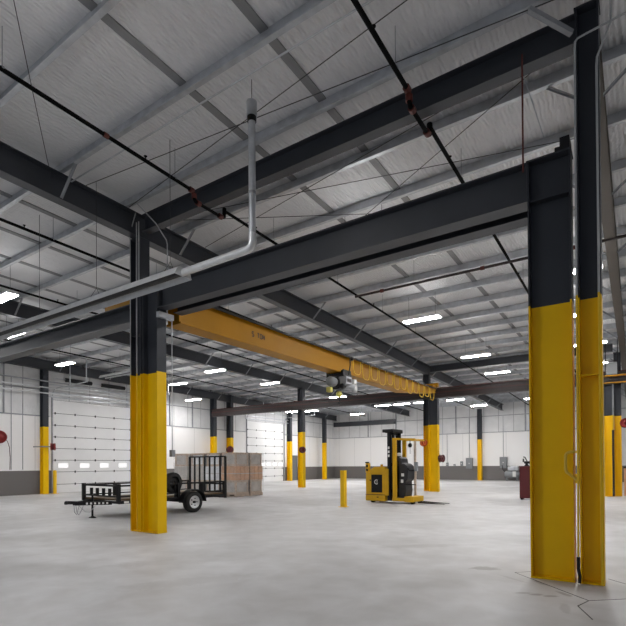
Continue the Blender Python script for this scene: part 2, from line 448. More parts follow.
h_column('building_column', 'yellow topped column rising behind the stacked pallets, right of two', -26.15, -25.7, 27.0, 27.3, pur(27))
h_column('crane_column', 'left column of the far yellow pair seen just right of the nearest columns', -1.154, -.85, CY0, CY1, 4.90)
h_column('building_column', 'right column of the far yellow pair at the right picture edge', -.79, -.52, FY0, FY1, pur(25)-.5)
h_column('wall_column', 'yellow and charcoal wall column left of the large white door', -26.16, -25.85, 13.05, 13.35, pur(13)-.5)
h_column('wall_column', 'yellow and charcoal wall column between the far white door and the grey door', -26.18, -25.8, 34.75, 35.05, pur(35)-.5)
h_column('wall_column', 'slim yellow and charcoal column against the end wall near its left corner', -25.4, -25.05, 39.4, 39.7, pur(39.5)-.5)
h_column('wall_column', 'slim yellow and charcoal column against the end wall between electrical boxes', -11.45, -11.1, 42.65, 42.95, pur(42.8)-.3)

# ------------------------------------------------------------------ rafters with flange braces
def rafter(label, x, dep, wid, y0=Y0+.1, y1=BY-.1, mat='char', sides=(-1, 1)):
    t = thing('rafter', label, 'roof beam', (x, 0, 0), 0, None)
    m = MB(); zt = lambda y: pur(y)
    m.ibeam((0, y0, zt(y0)-dep/2), (0, y1, zt(y1)-dep/2), dep, wid, .02, .012)
    m.build('beam', mat, t)
    for k in range(-4, 26):
        if k % 2 == 0: continue
        y = 3.57+1.475*k
        if not (y0 < y < y1): continue
        for s in sides:
            b = MB(); b.bar((s*wid*.45, y, zt(y)-dep+.03), (s*(wid*.5+.52), y, zt(y)+.03), .05, .006); b.bar((s*wid*.45, y+.022, zt(y)-dep+.03), (s*(wid*.5+.52), y+.022, zt(y)+.03), .006, .05)
            b.build('flange_brace', 'galvdull', t)
    return t
rafter('brownish roof beam at the right edge, running away above the tallest near column', -.45, .45, .22, 7.07, mat='tan')
rafter('long dark roof beam from the upper left over the column pair to the centre', -9.4, .52, .24)
rafter('dark roof beam left of the orange crane bridge, ending over the lone centre column', -17.8, .52, .24)
rafter('dark roof beam along the left wall above the white doors', -25.85, .5, .22, sides=(1,))
rafter('dark roof beam of the next bay beyond the right picture edge', 8.2, .5, .22, sides=(-1,))

# strut beam between the column tops, crane runways, jack beam
st = MB().ibeam((-9.27, 6.98, 7.0), (-.565, 6.98, 7.0), .38, .20, .016, .01)
tag(st.build('strut_beam', 'char'), 'dark roof beam running across between the two nearest column tops', 'roof beam')
jb = MB().ibeam((-9.24, 25.2, 6.6), (-.82, 25.2, 6.6), .34, .2, .016, .01)
t = thing('beam_bracket', 'small black bracket on top of the nearest column beside the tall one', 'bracket', (-.70, 6.93, 5.462))
MB().box(-.07, .04, -.12, .12, 0, .17).build('seat', 'black', t)
MB().box(-.13, -.07, -.1, .1, .0, .07).build('shelf', 'black', t)
tag(jb.build('strut_beam', 'char'), 'dark roof beam above the far runway, from the column pair behind the lift truck', 'roof beam')

t = thing('runway_beam', 'heavy dark crane beam between the left column pair and the nearest column', 'crane beam', (-4.9, 6.93, 0))
MB().ibeam((-3.745, -.0, 5.19), (3.745, -.0, 5.19), .52, .26, .02, .014).build('girder', 'char', t)
MB().ibeam((-3.745, .44, 5.06), (3.745, .44, 5.06), .26, .25, .02, .014).build('second_girder', 'char', t)
MB().box(-3.7, 3.7, .135, .31, 5.10, 5.12).build('tie_plate', 'char', t)
for x in (-3.73, 3.73):
    MB().box(x-.012, x+.012, -.12, .12, 4.95, 5.43).build('end_plate', 'char', t)
t = thing('runway_beam', 'dark crane beam at the left below the tube heater, reaching the left wall', 'crane beam', (-17.9, 6.98, 0))
MB().ibeam((-8.3, 0, 4.99), (8.29, 0, 4.99), .42, .34, .022, .014).build('girder', 'char', t)
MB().box(-8.2, 8.25, .16, .22, 5.2, 5.235).build('rail', 'redox', t)
for i in range(14):
    MB().box(-8+i*1.2-.03, -8+i*1.2+.03, .1, .16, 5.2, 5.225).build('rail_clip', 'black', t)
t = thing('runway_beam', 'brownish far crane beam running behind the lift truck below the roof', 'crane beam', (-13.2, 24.85, 0))
MB().ibeam((-12.3, -.0, 5.2), (21.7, -.0, 5.2), .5, .26, .022, .014).build('girder', 'redox', t)
MB().box(-12.3, 21.7, -.03, .03, 5.45, 5.5).build('rail', 'rust', t)
for z in (5.0, 5.12, 5.24):
    MB().box(-12.2, 21.6, -.15, -.135, z-.012, z+.012).build('conductor_bar', 'rust' if z > 5.2 else 'redox', t)

# ------------------------------------------------------------------ purlins
pm = MB()
prof = [(-.032, 0), (.052, 0), (.052, .022), (.047, .022), (.047, .006), (-.026, .006), (-.026, PD-.006), (-.075, PD-.006), (-.075, PD-.02), (-.08, PD-.02), (-.08, PD), (-.032, PD)]
x0p, x1p = WX+.02, RX
P0 = None
ords = ['first', 'second', 'third', 'fourth', 'fifth', 'sixth', 'seventh', 'eighth', 'ninth', 'tenth']
for k in range(-5, 27):
    y = 3.57+1.475*k
    if P0 is None:
        m = MB(); m.prism(prof, (x0p, 0, 0), (x1p, 0, 0))
        o = P0 = m.build('roof_purlin', 'galv')
    else:
        o = P0.copy(); COL.objects.link(o)
    o.location = (0, y, pur(y)+.0005)
    if k < 0: lab = 'galvanised roof purlin behind the camera, out past the near end of the picture'
    elif k == 0: lab = 'galvanised roof purlin nearest the camera, crossing the top left corner of the picture'
    elif k == 1: lab = 'second galvanised roof purlin from the camera, just above the top of the heater flue'
    elif k == 2: lab = 'galvanised roof purlin close in front of the dark strut between the nearest columns'
    elif y < 25: lab = 'galvanised roof purlin beyond the strut, %s one past it' % (ords[k-3] if k < 13 else 'about the %dth' % (k-2))
    else: lab = 'far galvanised roof purlin past the brown runway beam, %s behind it' % (ords[k-15] if k < 25 else ('eleventh' if k == 25 else 'twelfth'))
    tag(o, lab, 'purlin', 'roof purlins')

# ------------------------------------------------------------------ sprinkler pipes
def sprinkler(label, x, jog, y0=-4.5, y1=41.5, zt=.42):
    t = thing('sprinkler_pipe', label, 'pipe', (x, 0, 0))
    z = lambda y: deck(y)-.60
    r = .033
    if jog:
        a, b, zl = 6.42, 7.30, 6.64
        MB().tube([(0, y0, z(y0)), (0, a, z(a))], r).build('pipe_run', 'pipe', t)
        MB().tube([(0, b, z(b)), (0, y1, z(y1))], r).build('pipe_run', 'pipe', t)
        MB().tube([(0, a, z(a)), (0, a+.04, z(a)-.04), (0, a+.05, zl+.05), (0, a+.09, zl), (0, b-.06, zl), (0, b, zl+.04), (0, b, z(b))], r).build('offset_run', 'pipe', t)
        for (yy, zz, q) in ((a-.02, z(a), (0, 1, 0)), (a+.05, (z(a)+zl)/2, (0, 0, 1)), (a+.16, zl, (0, 1, 0)), (b-.12, zl, (0, 1, 0))):
            MB().cyl(V((0, yy, zz))-V(q)*.045, V((0, yy, zz))+V(q)*.045, .052, 12).build('coupling', 'redfit', t)
        MB().cyl((0, b, z(b)-.06), (0, b, z(b)+.05), .045, 12).build('elbow', 'pipe', t)
    else:
        MB().tube([(0, y0, z(y0)), (0, y1, z(y1))], r).build('pipe_run', 'pipe', t)
    yy = y0+1
    i = 0
    while yy < min(y1, 26):
        if not (jog and 6.2 < yy < 7.5):
            h = MB(); h.cyl((0, yy, z(yy)+.02), (0, yy, z(yy)+.09), .012, 6); h.cyl((0, yy, z(yy)+.075), (0, yy, z(yy)+.085), .03, 8)
            h.build('sprinkler_head', 'pipe', t)
            h = MB(); h.tube([(0, yy+.65, z(yy)+.03), (0, yy+.65, deck(yy)-.02)], .006, 5)
            h.lathe((0, yy+.65, z(yy)), (0, 1, 0), [(.032, -.015), (.036, -.015), (.036, .015), (.032, .015)], 12)
            h.build('hanger', 'galvdull', t)
        yy += 2.95
    MB().cyl((0, 4.55, z(4.55)), (0, 4.63, z(4.6)), .042, 12).build('coupling', 'redfit', t)
    return t
sprinkler('black sprinkler pipe above the left column pair with a red offset under the strut', -7.1, True)
sprinkler('black sprinkler pipe at the top centre with a rusty offset under the strut', -2.65, True)
sprinkler('black sprinkler pipe at the left, just under the purlins left of the column pair', -11.4, False)
sprinkler('black sprinkler pipe at the far left passing above the twin tube light', -15.5, False)
sprinkler('black sprinkler pipe over the left wall bay above the wall doors', -21.8, False)

t = thing('sprinkler_main', 'dark reddish pipe across the roof beyond the dark crane beam', 'pipe', (0, 12.95, 6.62))
MB().tube([(-7.1, 0, 0), (8.4, 0, 0)], .035).build('pipe_run', 'redox', t)
for x in (-6.2, -3.3, -1.2, 3.0): MB().cyl((x-.05, 0, 0), (x+.05, 0, 0), .052, 12).build('coupling', 'redfit', t)
for x in (-5.2, -1.9, 2.2, 5.5): MB().tube([(x, 0, .03), (x, 0, deck(12.95)-6.63)], .006, 5).build('hanger', 'galvdull', t)

# roof bracing cables
def cable(label, pts, r=.007, mat='wire', cat='brace cable', name='brace_cable', group=None):
    tag(MB().tube(pts, r, 6).build(name, mat), label, cat, group)
zz = 7.17
cable('thin brace cable before the strut, from left column top to the top right', [(-9.2, 5.5, zz), (-.5, 6.55, zz)])
cable('thin brace cable crossing in front of the strut above the heater flue', [(-9.2, 6.5, zz), (-.5, 5.25, zz)])
cable('thin brace cable passing low behind the strut, flattest of those behind it', [(-9.2, 7.12, zz-.05), (-.5, 12.2, zz-.1)])
cable('thin brace cable running from the right column top down toward the runway centre', [(-.6, 7.14, zz-.05), (-9.2, 12.0, zz-.1)])
cable('thin brace cable from the nearest column top falling left behind the flue', [(-9.2, 8.75, zz-.05), (-.6, 7.12, zz-.05)])
cable('thin brace cable from left pair behind the flue to above the nearest column', [(-9.2, 7.12, zz-.05), (-.6, 9.5, zz-.05)])
cable('dark drooping wire across the top left corner under the roof', [(-6.2, 2.75, 7.32), (-7.6, 3.7, 7.17), (-8.83, 4.54, 7.06), (-9.26, 4.85, 7.02)], .006, 'wire', 'wire', 'hanging_wire')
cable('thin grey conduit high across the roof just in front of the heater flue', [(-9.2, 5.2, 7.1), (-.9, 5.2, 7.1)], .014, 'galv', 'conduit', 'conduit')

# hanging red rod, light sway wire and purlin brace by the nearest column
cable('thin rusty red rod hanging from the strut down past the runway beam end', [(-1.19, 6.74, 6.85), (-1.19, 6.74, 5.3)], .012, 'rust', 'rod', 'hanger_rod')
cable('pale slanted sway wire beside the red rod near the right column', [(-1.25, 7.2, 6.9), (-1.05, 7.6, 6.15)], .008, 'galv', 'wire', 'sway_wire')
tag(MB().bar((-.62, 6.82, 6.9), (-1.05, 6.42, 7.12), .06, .06).build('purlin_brace', 'galvdull'), 'grey angle brace from the tall right column up to the roof purlin', 'brace')

# ------------------------------------------------------------------ conduits on columns
def conduit(label, pts, r=.013, name='conduit', mat='conduit', cat='conduit'):
    t = tag(MB().tube(pts, r, 10).build(name, mat), label, cat)
    return t
conduit('grey conduit in the gap between the nearest two columns, reaching the floor',
        [(.9, 6.70, 6.86), (-.50, 6.70, 6.72), (-.55, 6.70, 6.71), (-.575, 6.70, 6.68), (-.58, 6.70, 6.6), (-.59, 6.70, 1.35), (-.60, 6.73, .25), (-.60, 6.75, .02)])
conduit('grey conduit down the face of the tall right column, bent near the roof',
        [(-.20, 6.72, 7.2), (-.20, 6.72, 6.75), (-.345, 6.72, 6.4), (-.352, 6.72, 6.3), (-.352, 6.72, 0.02)])
tag(MB().tube([(-.598, 6.712, .34), (-.60, 6.715, .2), (-.585, 6.72, .1), (-.59, 6.72, .02)], .02, 10).build('floor_fitting', 'black'), 'short black flexible fitting at the foot of the conduit between the nearest columns', 'fitting')
t = thing('conduit_loop', 'small yellow painted conduit loop on the side of the nearest column', 'conduit', (-.62, 6.74, 1.3))
MB().tube([(.03, 0, .33), (-.06, -.01, .33), (-.10, -.01, .31), (-.11, -.01, .28), (-.11, -.01, .12), (-.10, -.01, .08), (.0, -.005, .0), (.03, .02, -.03)], .017, 8).build('bent_tube', 'loop', t)
MB().box(-.015, .06, .0, .05, -.06, .06).build('junction_box', 'yellow', t)
conduit('left thin conduit down the column pair before the trailer', [(-9.24, 6.70, 7.15), (-9.5, 6.72, 6.72), (-9.5, 6.74, 6.6), (-9.5, 6.74, 0.02)], .012)
conduit('middle thin conduit down the column pair before the trailer', [(-9.27, 6.74, 6.95), (-9.27, 6.74, 0.02)], .012)
conduit('right thin conduit, short and high, on the column pair before the trailer', [(-9.19, 6.74, 6.95), (-9.19, 6.74, 5.45)], .012)
conduit('bent thin conduit dropping from the roof just right of the left column pair', [(-8.9, 6.5, 7.15), (-8.62, 6.76, 6.75), (-8.28, 6.76, 6.3), (-8.25, 6.76, 6.2), (-8.25, 6.76, 5.5)], .012)
t = thing('junction_box', 'galvanised junction box with conduits on the right face of the left column pair', 'box', (-8.6, 6.98, 4.78))
MB().box(-.045, .055, -.2, .2, -.06, .06).build('box_body', 'galv', t)
MB().tube([(0, .06, .06), (0, .06, .3)], .012, 8).build('conduit_stub', 'galv', t)
MB().tube([(.02, .17, -.06), (.02, .17, -3.1)], .012, 8).build('conduit_drop', 'galv', t)
MB().box(-.02, .06, .12, .22, -3.1, -2.95).build('switch_box', 'greybox', t)

# ------------------------------------------------------------------ tube heaters
def tube_heater(label, x0, x1, y, z, flue=True):
    t = thing('tube_heater', label, 'heater', (x1, y, z))
    L = x0-x1
    h = MB()
    pr = [(-.19, -.02), (-.14, .10), (-.08, .135), (.08, .135), (.14, .10), (.19, -.02), (.185, -.02), (.135, .093), (.077, .126), (-.077, .126), (-.135, .093), (-.185, -.02)]
    h.prism(pr, (L, 0, 0), (0, 0, 0)); h.build('reflector_hood', 'silver', t)
    MB().cyl((L, 0, .05), (.25, 0, .05), .05, 14).build('radiant_tube', 'seal', t)  # tube coloured dark to stand for the shaded slot under the hood
    MB().prism([(-.185, -.02), (-.135, .093), (-.077, .126), (.077, .126), (.135, .093), (.185, -.02)], (-.006, 0, 0), (.004, 0, 0)).build('end_cap', 'silver', t)
    if flue:
        fx = -4.86-x1
        MB().tube([(.0, 0, .05), (fx-.09, 0, .07), (fx-.03, 0, .10), (fx, 0, .17), (fx, 0, .3)], .062, 14).build('elbow_pipe', 'silver', t)
        MB().cyl((fx, 0, .28), (fx, 0, 2.1), .055, 16).build('flue_pipe', 'galv', t)
        MB().cyl((fx, 0, .9), (fx, 0, .94), .062, 16).build('pipe_seam', 'galvdull', t)
        MB().cyl((fx, 0, 2.02), (fx, 0, 2.10), .07, 16).build('flue_collar', 'black', t)
        MB().cyl((fx, 0, 2.10), (fx, 0, 2.33), .082, 16).build('flue_cap', 'galv', t)
        MB().tube([(fx, 0, 2.33), (fx, 0, deck(y)-z-.01)], .006, 6).build('hanger_wire', 'wire', t)
    n = int(abs(L)/2.4)
    for i in range(n+1):
        xx = L*(i+.15)/(n+.5)
        w = MB(); w.tube([(xx, -.13, .10), (xx, 0, .32), (xx, .13, .10)], .006, 5); w.tube([(xx, 0, .32), (xx, 0, pur(y)-z)], .005, 5)
        w.build('hanger_chain', 'wire', t)
    return t
tube_heater('long silver tube heater at the left with an upright flue pipe', -16.5, -6.42, 5.6, 4.75)
tube_heater('short silver tube heater far left over the large white door', -23.6, -20.4, 15.0, 6.15, False)

# ------------------------------------------------------------------ light fixtures
def fixture(label, x, y, z=6.2, proto=[None], L=1.22):
    if proto[0] is None:
        t = thing('light_fixture', label, 'light', (x, y, z), 0, 'ceiling light fixtures')
        h = MB(); h.prism([(-.16, .0), (-.165, .05), (-.07, .09), (.07, .09), (.165, .05), (.16, .0)], (-L/2, 0, 0), (L/2, 0, 0)); h.build('housing', 'white', t)
        for s in (-1, 1):
            MB().prism([(s*.08-.065, -.012), (s*.08-.065, .004), (s*.08+.065, .004), (s*.08+.065, -.012), (s*.08+.03, -.022), (s*.08-.03, -.022)], (-L/2+.02, 0, 0), (L/2-.02, 0, 0)).build('lens', 'lens', t)
        MB().box(-L/2+.05, L/2-.05, -.05, .05, .09, .094).build('ceiling_fill_strip', 'fill_glow', t)  # added glowing strip, throws extra light on the ceiling
        for s in (-1, 1):
            w = MB(); w.tube([(s*.45, 0, .09), (s*.45, 0, .82)], .005, 5); w.build('hanger_wire', 'wire', t)
        proto[0] = t
        return t
    return copy_tree(proto[0], (x, y, z), label)
LIGHTS = [
 (-14.7, 6.32, 6.2, 'twin tube light cut by the left picture edge'),
 (-21.9, 12.06, 6.2, 'bright tube light over the wall column left of the large white door'),
 (-17.5, 17.28, 6.2, 'bright tube light right of the column pair, upper of two above the trailer'),
 (-22.07, 18.82, 6.2, 'bright tube light just right of the column pair, lower of two above the trailer'),
 (-17.64, 21.8, 6.2, 'tube light left of the lone centre column top'),
 (-16.8, 28.1, 6.05, 'tube light seen behind the lone centre column, below the crane hoist'),
 (-5.76, 15.0, 6.2, 'large bright tube light at the centre right, nearest one under the roof'),
 (-5.81, 21.5, 6.2, 'tube light right of the orange crane end, just below the far roof beam'),
 (-5.96, 26.1, 6.2, 'smaller tube light beyond the far runway beam, left of the nearest column'),
 (-1.23, 13.4, 6.2, 'tube light glimpsed highest in the gap between the two nearest columns'),
 (-1.6, 17.4, 6.2, 'tube light glimpsed second in the gap between the two nearest columns'),
 (-1.5, 21.9, 6.2, 'tube light glimpsed either side of the tall right column'),
 (-1.65, 26.4, 6.2, 'tube light at the right edge beyond the tall right column, farthest of its row'),
 (-23.8, 35.3, 6.2, 'small far tube light near the end wall corner'),
 (-14.7, 34.0, 6.0, 'far tube light directly above the lift truck mast'),
 (-16.3, 34.0, 6.0, 'far tube light above and left of the lift truck mast'),
 (-22.3, 33.0, 5.9, 'far tube light seen under the brown runway beam beside the lone column'),
 (-24.0, 32.6, 5.9, 'far tube light seen under the brown runway beam above the far white door'),
 (-10.6, 34.0, 6.0, 'far tube light right of the pair of columns behind the lift truck'),
 (-24.3, 22.0, 5.8, 'tube light over the pallets close to the left wall'),
 (-13.1, 34.0, 6.0, 'far tube light above the lift truck, right end of a row of three'),
 (-5.9, 36.5, 6.0, 'added far tube light hidden behind the nearest column, next to the end wall'),  # added to brighten the end wall
 (-10.2, 38.5, 6.0, 'added far tube light near the end wall above the slim column between electrical boxes'),  # extra lamp, put in for more light on the end wall
 (-21.0, 38.5, 6.0, 'added far tube light near the end wall, above and left of the lift truck'),  # another lamp added to light the end wall
 (-4.9, 9.3, 6.2, 'added tube light hidden behind the dark crane beam at the picture centre'),  # added lamp kept out of sight, lifts the foreground floor
 (-5.8, 2.0, 6.2, 'added unseen tube light above and left of the camera, outside the picture'),  # unseen fill lamp added for the near floor
 (-10.5, -1.5, 6.2, 'added unseen tube light of the bay behind the camera, on the left'),  # unseen lamp added to brighten the floor near the camera
 (-18.5, 8.28, 6.2, 'tube light cut by the left picture edge just under the silver tube heater'),
 (-21.9, 4.0, 6.2, 'added unseen tube light of the left bay, outside the left picture edge'),  # unseen lamp added to brighten the near left wall
 (4.2, 10.0, 6.2, 'tube light of the right bay outside the picture, nearer one'),
 (4.2, 20.0, 6.2, 'tube light of the right bay outside the picture, middle one'),
 (4.2, 31.0, 6.2, 'tube light of the right bay outside the picture, farther one'),
]
for x, y, z, lab in LIGHTS: fixture(lab, x, y, z)

# ------------------------------------------------------------------ bridge crane and hoist
t = thing('bridge_crane', 'orange yellow overhead crane bridge running from the left column pair to the far runway', 'crane', (-8.95, 0, 0))
y0, y1 = 7.15, 24.85
g = MB()
for w_, o_ in ((.2, 0), (.25, 1)):
    za = (4.82, 4.82, 5.24) if not o_ else (4.77, 4.77, 5.19); zb = 5.42
    yv = (y0+.35, 20.6, y1-.3)
    lo = [(yv[i], za[i]) for i in range(3)]; hi = [(yv[i], zb if not o_ else za[i]+.05) for i in range(3)]
    pv = lo+hi[::-1]
    g.add([(sx*w_, a, b) for sx in (-1, 1) for a, b in pv],
          [(0, 1, 4, 5), (1, 2, 3, 4), (6, 11, 10, 7), (7, 10, 9, 8)]+[(i, 6+i, 6+(i+1) % 6, (i+1) % 6) for i in range(6)])
g.box(-.3, .3, y0+.35, y1-.3, 5.40, 5.44)
g.build('bridge_girder', 'crane', t, .008)
for yy, za, zb, xa, xb in ((7.2, 5.26, 5.46, -2.1, 1.5), (24.85, 5.53, 5.75, -2.2, .28)):
    e = MB().box(xa, xb, yy-.1, yy+.1, za, zb)
    eo = e.build('end_truck', 'crane', t, .01)
    for xx in (xa+.3, xb-.15):
        MB().cyl((xx, yy-.06, za+.04), (xx, yy+.06, za+.04), .045 if yy < 10 else .07, 16).build('wheel', 'black', eo)
MB().box(-.2, .2, y1-.6, y1-.15, 5.3, 5.6).build('girder_bracket', 'crane', t)
MB().box(-.2, .2, 7.29, 7.55, 5.2, 5.5).build('girder_bracket', 'crane', t)
MB().bar((.34, y0+.6, 5.38), (.34, y1-.6, 5.38), .05, .06).build('festoon_track', 'black', t)
xs = .34
ys = [15.4+i*.72 for i in range(13)]
for i, (a, b) in enumerate(zip(ys[:-1], ys[1:])):
    pts = []
    dr = .62 if i % 2 else .52
    for k in range(9):
        u = k/8; pts.append((xs+.02, a+(b-a)*(.08+.84*(u*u*(3-2*u))), 5.34-dr*(1-(2*u-1)**4)))
    MB().tube(pts, .018, 6).build('festoon_cable', 'festoon', t)
    MB().box(xs-.03, xs+.05, a-.03, a+.03, 5.28, 5.37).build('festoon_carrier', 'black', t)
# capacity lettering on the side of the girder
def glyph(strokes, yb, z, s, parent):
    m = MB()
    for (a0, b0, a1, b1) in strokes:
        m.bar((.203, yb+a0*s, z+b0*s), (.203, yb+a1*s, z+b1*s), .004, .035, (0, .3, 1) if abs(b1-b0) < .01 else (0, 1, 0))
    return m
LET = {'5': [(0, 1, .6, 1), (0, 1, 0, .5), (0, .5, .6, .5), (.6, .5, .6, 0), (0, 0, .6, 0)], 'T': [(0, 1, .6, 1), (.3, 1, .3, 0)],
       'O': [(0, 0, 0, 1), (0, 1, .6, 1), (.6, 1, .6, 0), (.6, 0, 0, 0)], 'N': [(0, 0, 0, 1), (0, 1, .6, 0), (.6, 0, .6, 1)]}
mm = MB(); yb = 10.05
for ch in '5 TON':
    if ch != ' ':
        gl = glyph(LET[ch], yb, 5.04, .12, t); mm.add(gl.v, gl.f)
    yb += .115
mm.build('capacity_lettering', 'dark', t)

t = thing('hoist', 'grey and black electric hoist with yellow hook block hanging under the crane bridge', 'hoist', (-8.93, 15.0, 0))
MB().box(-.33, .33, -.30, .30, 4.64, 4.735).build('trolley_frame', 'black', t, .01)
for s in (-1, 1):
    for q in (-.22, .22):
        MB().cyl((s*.29, q, 4.80), (s*.25, q, 4.80), .05, 14).build('trolley_wheel', 'black', t)
    MB().box(s*.34-.015, s*.34+.015, -.28, .28, 4.62, 4.86).build('trolley_plate', 'black', t)
MB().lathe((0, .0, 4.42), (0, 1, 0), [(.0, -.30), (.17, -.30), (.19, -.27), (.19, .27), (.17, .30), (0, .30)], 24).build('rope_drum', 'black', t)
MB().lathe((0, -.33, 4.42), (0, -1, 0), [(.16, 0), (.17, .05), (.17, .28), (.13, .36), (0, .38)], 24).build('motor', 'greybox', t)
MB().box(.12, .44, -.22, .2, 4.34, 4.62).build('control_box', 'galvdull', t, .015)
MB().box(.44, .452, -.14, .12, 4.42, 4.54).build('warning_plate', 'redox', t)
MB().lathe((.05, .62, 4.42), (0, 1, 0), [(0, -.28), (.15, -.28), (.17, -.2), (.17, .14), (.12, .22), (0, .22)], 22).build('gear_housing', 'galv', t)
MB().lathe((.15, .9, 4.33), (0, 0, 1), [(0, -.14), (.10, -.14), (.11, 0), (.1, .14), (0, .14)], 18).build('festoon_plug', 'silver', t)
MB().box(-.09, .09, -.72, -.56, 4.02, 4.2).build('chain_container', 'hookyel', t, .02)
for s in (-.05, .05):
    MB().cyl((s, .02, 4.24), (s, .02, 4.05), .008, 6).build('wire_rope', 'wire', t)
hb = MB().lathe((0, .02, 4.03), (1, 0, 0), [(0, -.08), (.09, -.08), (.11, -.04), (.11, .04), (.09, .08), (0, .08)], 20).build('hook_block', 'hookyel', t)
MB().tube([(0, .02, 3.9), (0, .02, 3.84), (0, .07, 3.79), (0, .07, 3.73), (0, .02, 3.69), (0, -.04, 3.71), (0, -.05, 3.75)], .02, 8).build('hook', 'black', hb)
MB().box(-.28, .28, .30, .46, 4.5, 4.78).build('drive_unit', 'black', t, .02)
MB().lathe((.25, -.2, 4.28), (1, 0, 0), [(0, -.06), (.09, -.06), (.09, .06), (0, .06)], 16).build('brake_drum', 'black', t)
MB().box(-.3, .1, -.16, .16, 4.2, 4.34).build('rope_guide', 'black', t, .02)
MB().box(.2, .5, .26, .44, 4.40, 4.56).build('limit_switch', 'decal', t, .01)
MB().tube([(.36, .1, 4.7), (.40, .14, 5.05), (.36, .2, 5.34)], .02, 6).build('tow_arm', 'black', t)

# ------------------------------------------------------------------ bollards
def bollard(label, x, y, w=.15, h=1.25, rnd=False):
    t = thing('bollard', label, 'bollard', (x, y, 0))
    m = MB()
    if rnd: m.lathe((0, 0, 0), (0, 0, 1), [(w/2, .01), (w/2, h-.05), (w*.42, h-.015), (w*.2, h), (0, h)], 20)
    else: m.box(-w/2, w/2, -w/2, w/2, .012, h)
    m.build('post', 'yellow', t, 0 if rnd else .01)
    b = MB().box(-w*.8, w*.8, -w*.8, w*.8, 0, .014); b.build('base_plate', 'yellow', t)
    if not rnd:
        MB().box(-w*.3, w*.3, -w/2-.004, -w/2, h-.35, h-.2).build('cover_plate', 'yellow', t)
    return t
bollard('free standing square yellow bollard on the open floor left of the lift truck', -8.47, 14.5, .17, 1.27)
bollard('yellow bollard at the left jamb of the large white door', -25.75, 13.62, .18, 1.25, True)
bollard('yellow bollard beside the far white door, in front of its right wall column', -25.6, 34.55, .2, 1.9, True)

# ------------------------------------------------------------------ hose reels
def hose_reel(label, loc, axis, arm, mat='red', r=.2):
    t = thing('hose_reel', label, 'hose reel', loc)
    a = V(axis).normalized()
    MB().lathe((0, 0, 0), a, [(0, -.05), (r*.3, -.05), (r*.35, -.075), (r*.8, -.06), (r*.86, -.1), (r, -.1), (r*1.04, -.085), (r*.7, -.05), (r*.72, .05), (r*1.04, .085), (r, .1), (r*.86, .1), (r*.8, .06), (r*.35, .075), (r*.3, .12), (0, .12)], 26).build('reel', mat, t)
    MB().lathe((0, 0, 0), a, [(r*.72, -.06), (r*.9, -.03), (r*.92, .03), (r*.72, .06)], 26).build('hose_coil', 'dkred', t)
    MB().bar((0, 0, 0), arm, .05, .05).build('mounting_bracket', 'greybox', t)
    return t
t = hose_reel('red hose reel with hanging hose on the left wall at the left edge', (-25.85, 10.98, 2.92), (.9, -.45, 0), (-.33, 0, 0), 'red', .30)
MB().tube([(.1, .12, -.05), (.12, .3, -.2), (.05, .42, -.5), (-.05, .5, -1.0), (-.08, .5, -1.62)], .014, 8).build('hose', 'dkred', t)
t = hose_reel('red hose reel on the wall column left of the large white door', (-25.7, 13.5, 2.5), (.6, .8, 0), (-.1, -.18, 0), 'red', .2)
MB().tube([(0, -.2, 0), (0, -.9, -.02), (.02, -1.0, -.03)], .03, 8).build('swing_arm', 'greybox', t)
hose_reel('orange red reel on the left face of the column pair behind the lift truck', (-9.45, 24.72, 2.6), (.5, -1, 0), (.0, .32, 0), 'orange', .19)
hose_reel('dark red reel low on the right of the columns behind the lift truck', (-8.52, 24.85, 1.75), (1, -.2, 0), (-.16, 0, 0), 'dkred', .2)
hose_reel('small dark red reel on the lone centre column', (-17.5, 24.86, 2.4), (.4, -1, 0), (-.12, .18, 0), 'dkred', .2)
hose_reel('red reel peeking above the stacked pallets at the left wall', (-25.5, 26.7, 2.62), (.8, -.5, 0), (-.4, .4, 0), 'dkred', .26)
hose_reel('red reel on the far column pair at the right picture edge', (-.36, 24.8, 3.2), (.2, -1, 0), (-.2, .3, 0), 'red', .2)

# small switch boxes and conduits on far columns and walls
def ebox(label, x, z0, z1, w, d=.2, y=BY, cond=5.5, name='electrical_box'):
    t = thing(name, label, 'electrical box', (x, y-d/2-.003, z0))
    MB().box(-w/2, w/2, -d/2, d/2, 0, z1-z0).build('enclosure', 'greybox', t, .01)
    MB().box(-w/2+.04, w/2-.04, -d/2-.012, -d/2, .05, z1-z0-.05).build('front_cover', 'greybox', t)
    MB().box(-.04, .04, -d/2-.02, -d/2-.012, (z1-z0)*.5-.04, (z1-z0)*.5+.04).build('nameplate', 'decal', t)
    if cond: MB().cyl((0, 0, z1-z0), (0, 0, cond-z0), .02, 8).build('riser_conduit', 'galvdull', t)
    return t
ebox('larger grey electrical box left of the slim end wall column', -12.2, 1.0, 1.95, .58)
ebox('grey electrical box right of the slim end wall column', -9.35, 1.05, 2.0, .58)
ebox('small grey switch box on the end wall, nearer the larger box of two', -12.9, 1.25, 1.65, .22, .14, BY, 0)
ebox('smallest grey switch box on the end wall, farther from the larger box', -13.55, 1.2, 1.42, .16, .12, BY, 0)
ebox('small grey outlet box just right of the columns behind the lift truck', -14.2, 1.25, 1.55, .2, .12, BY, 4.1)
t = thing('air_compressor', 'grey machine on the floor by the end wall, left of the dark red cabinet', 'machine', (-8.35, 42.3, 0))
MB().lathe((-.2, 0, .55), (1, 0, 0), [(0, -.6), (.18, -.57), (.3, -.45), (.3, .45), (.18, .57), (0, .6)], 22).build('tank', 'greybox', t)
MB().box(-.5, .3, -.25, .25, .85, 1.2).build('motor_housing', 'galv', t, .03)
for a in (-.6, .2):
    for b in (-.2, .2): MB().box(a-.04, a+.04, b-.03, b+.03, 0, .35).build('leg', 'greybox', t)
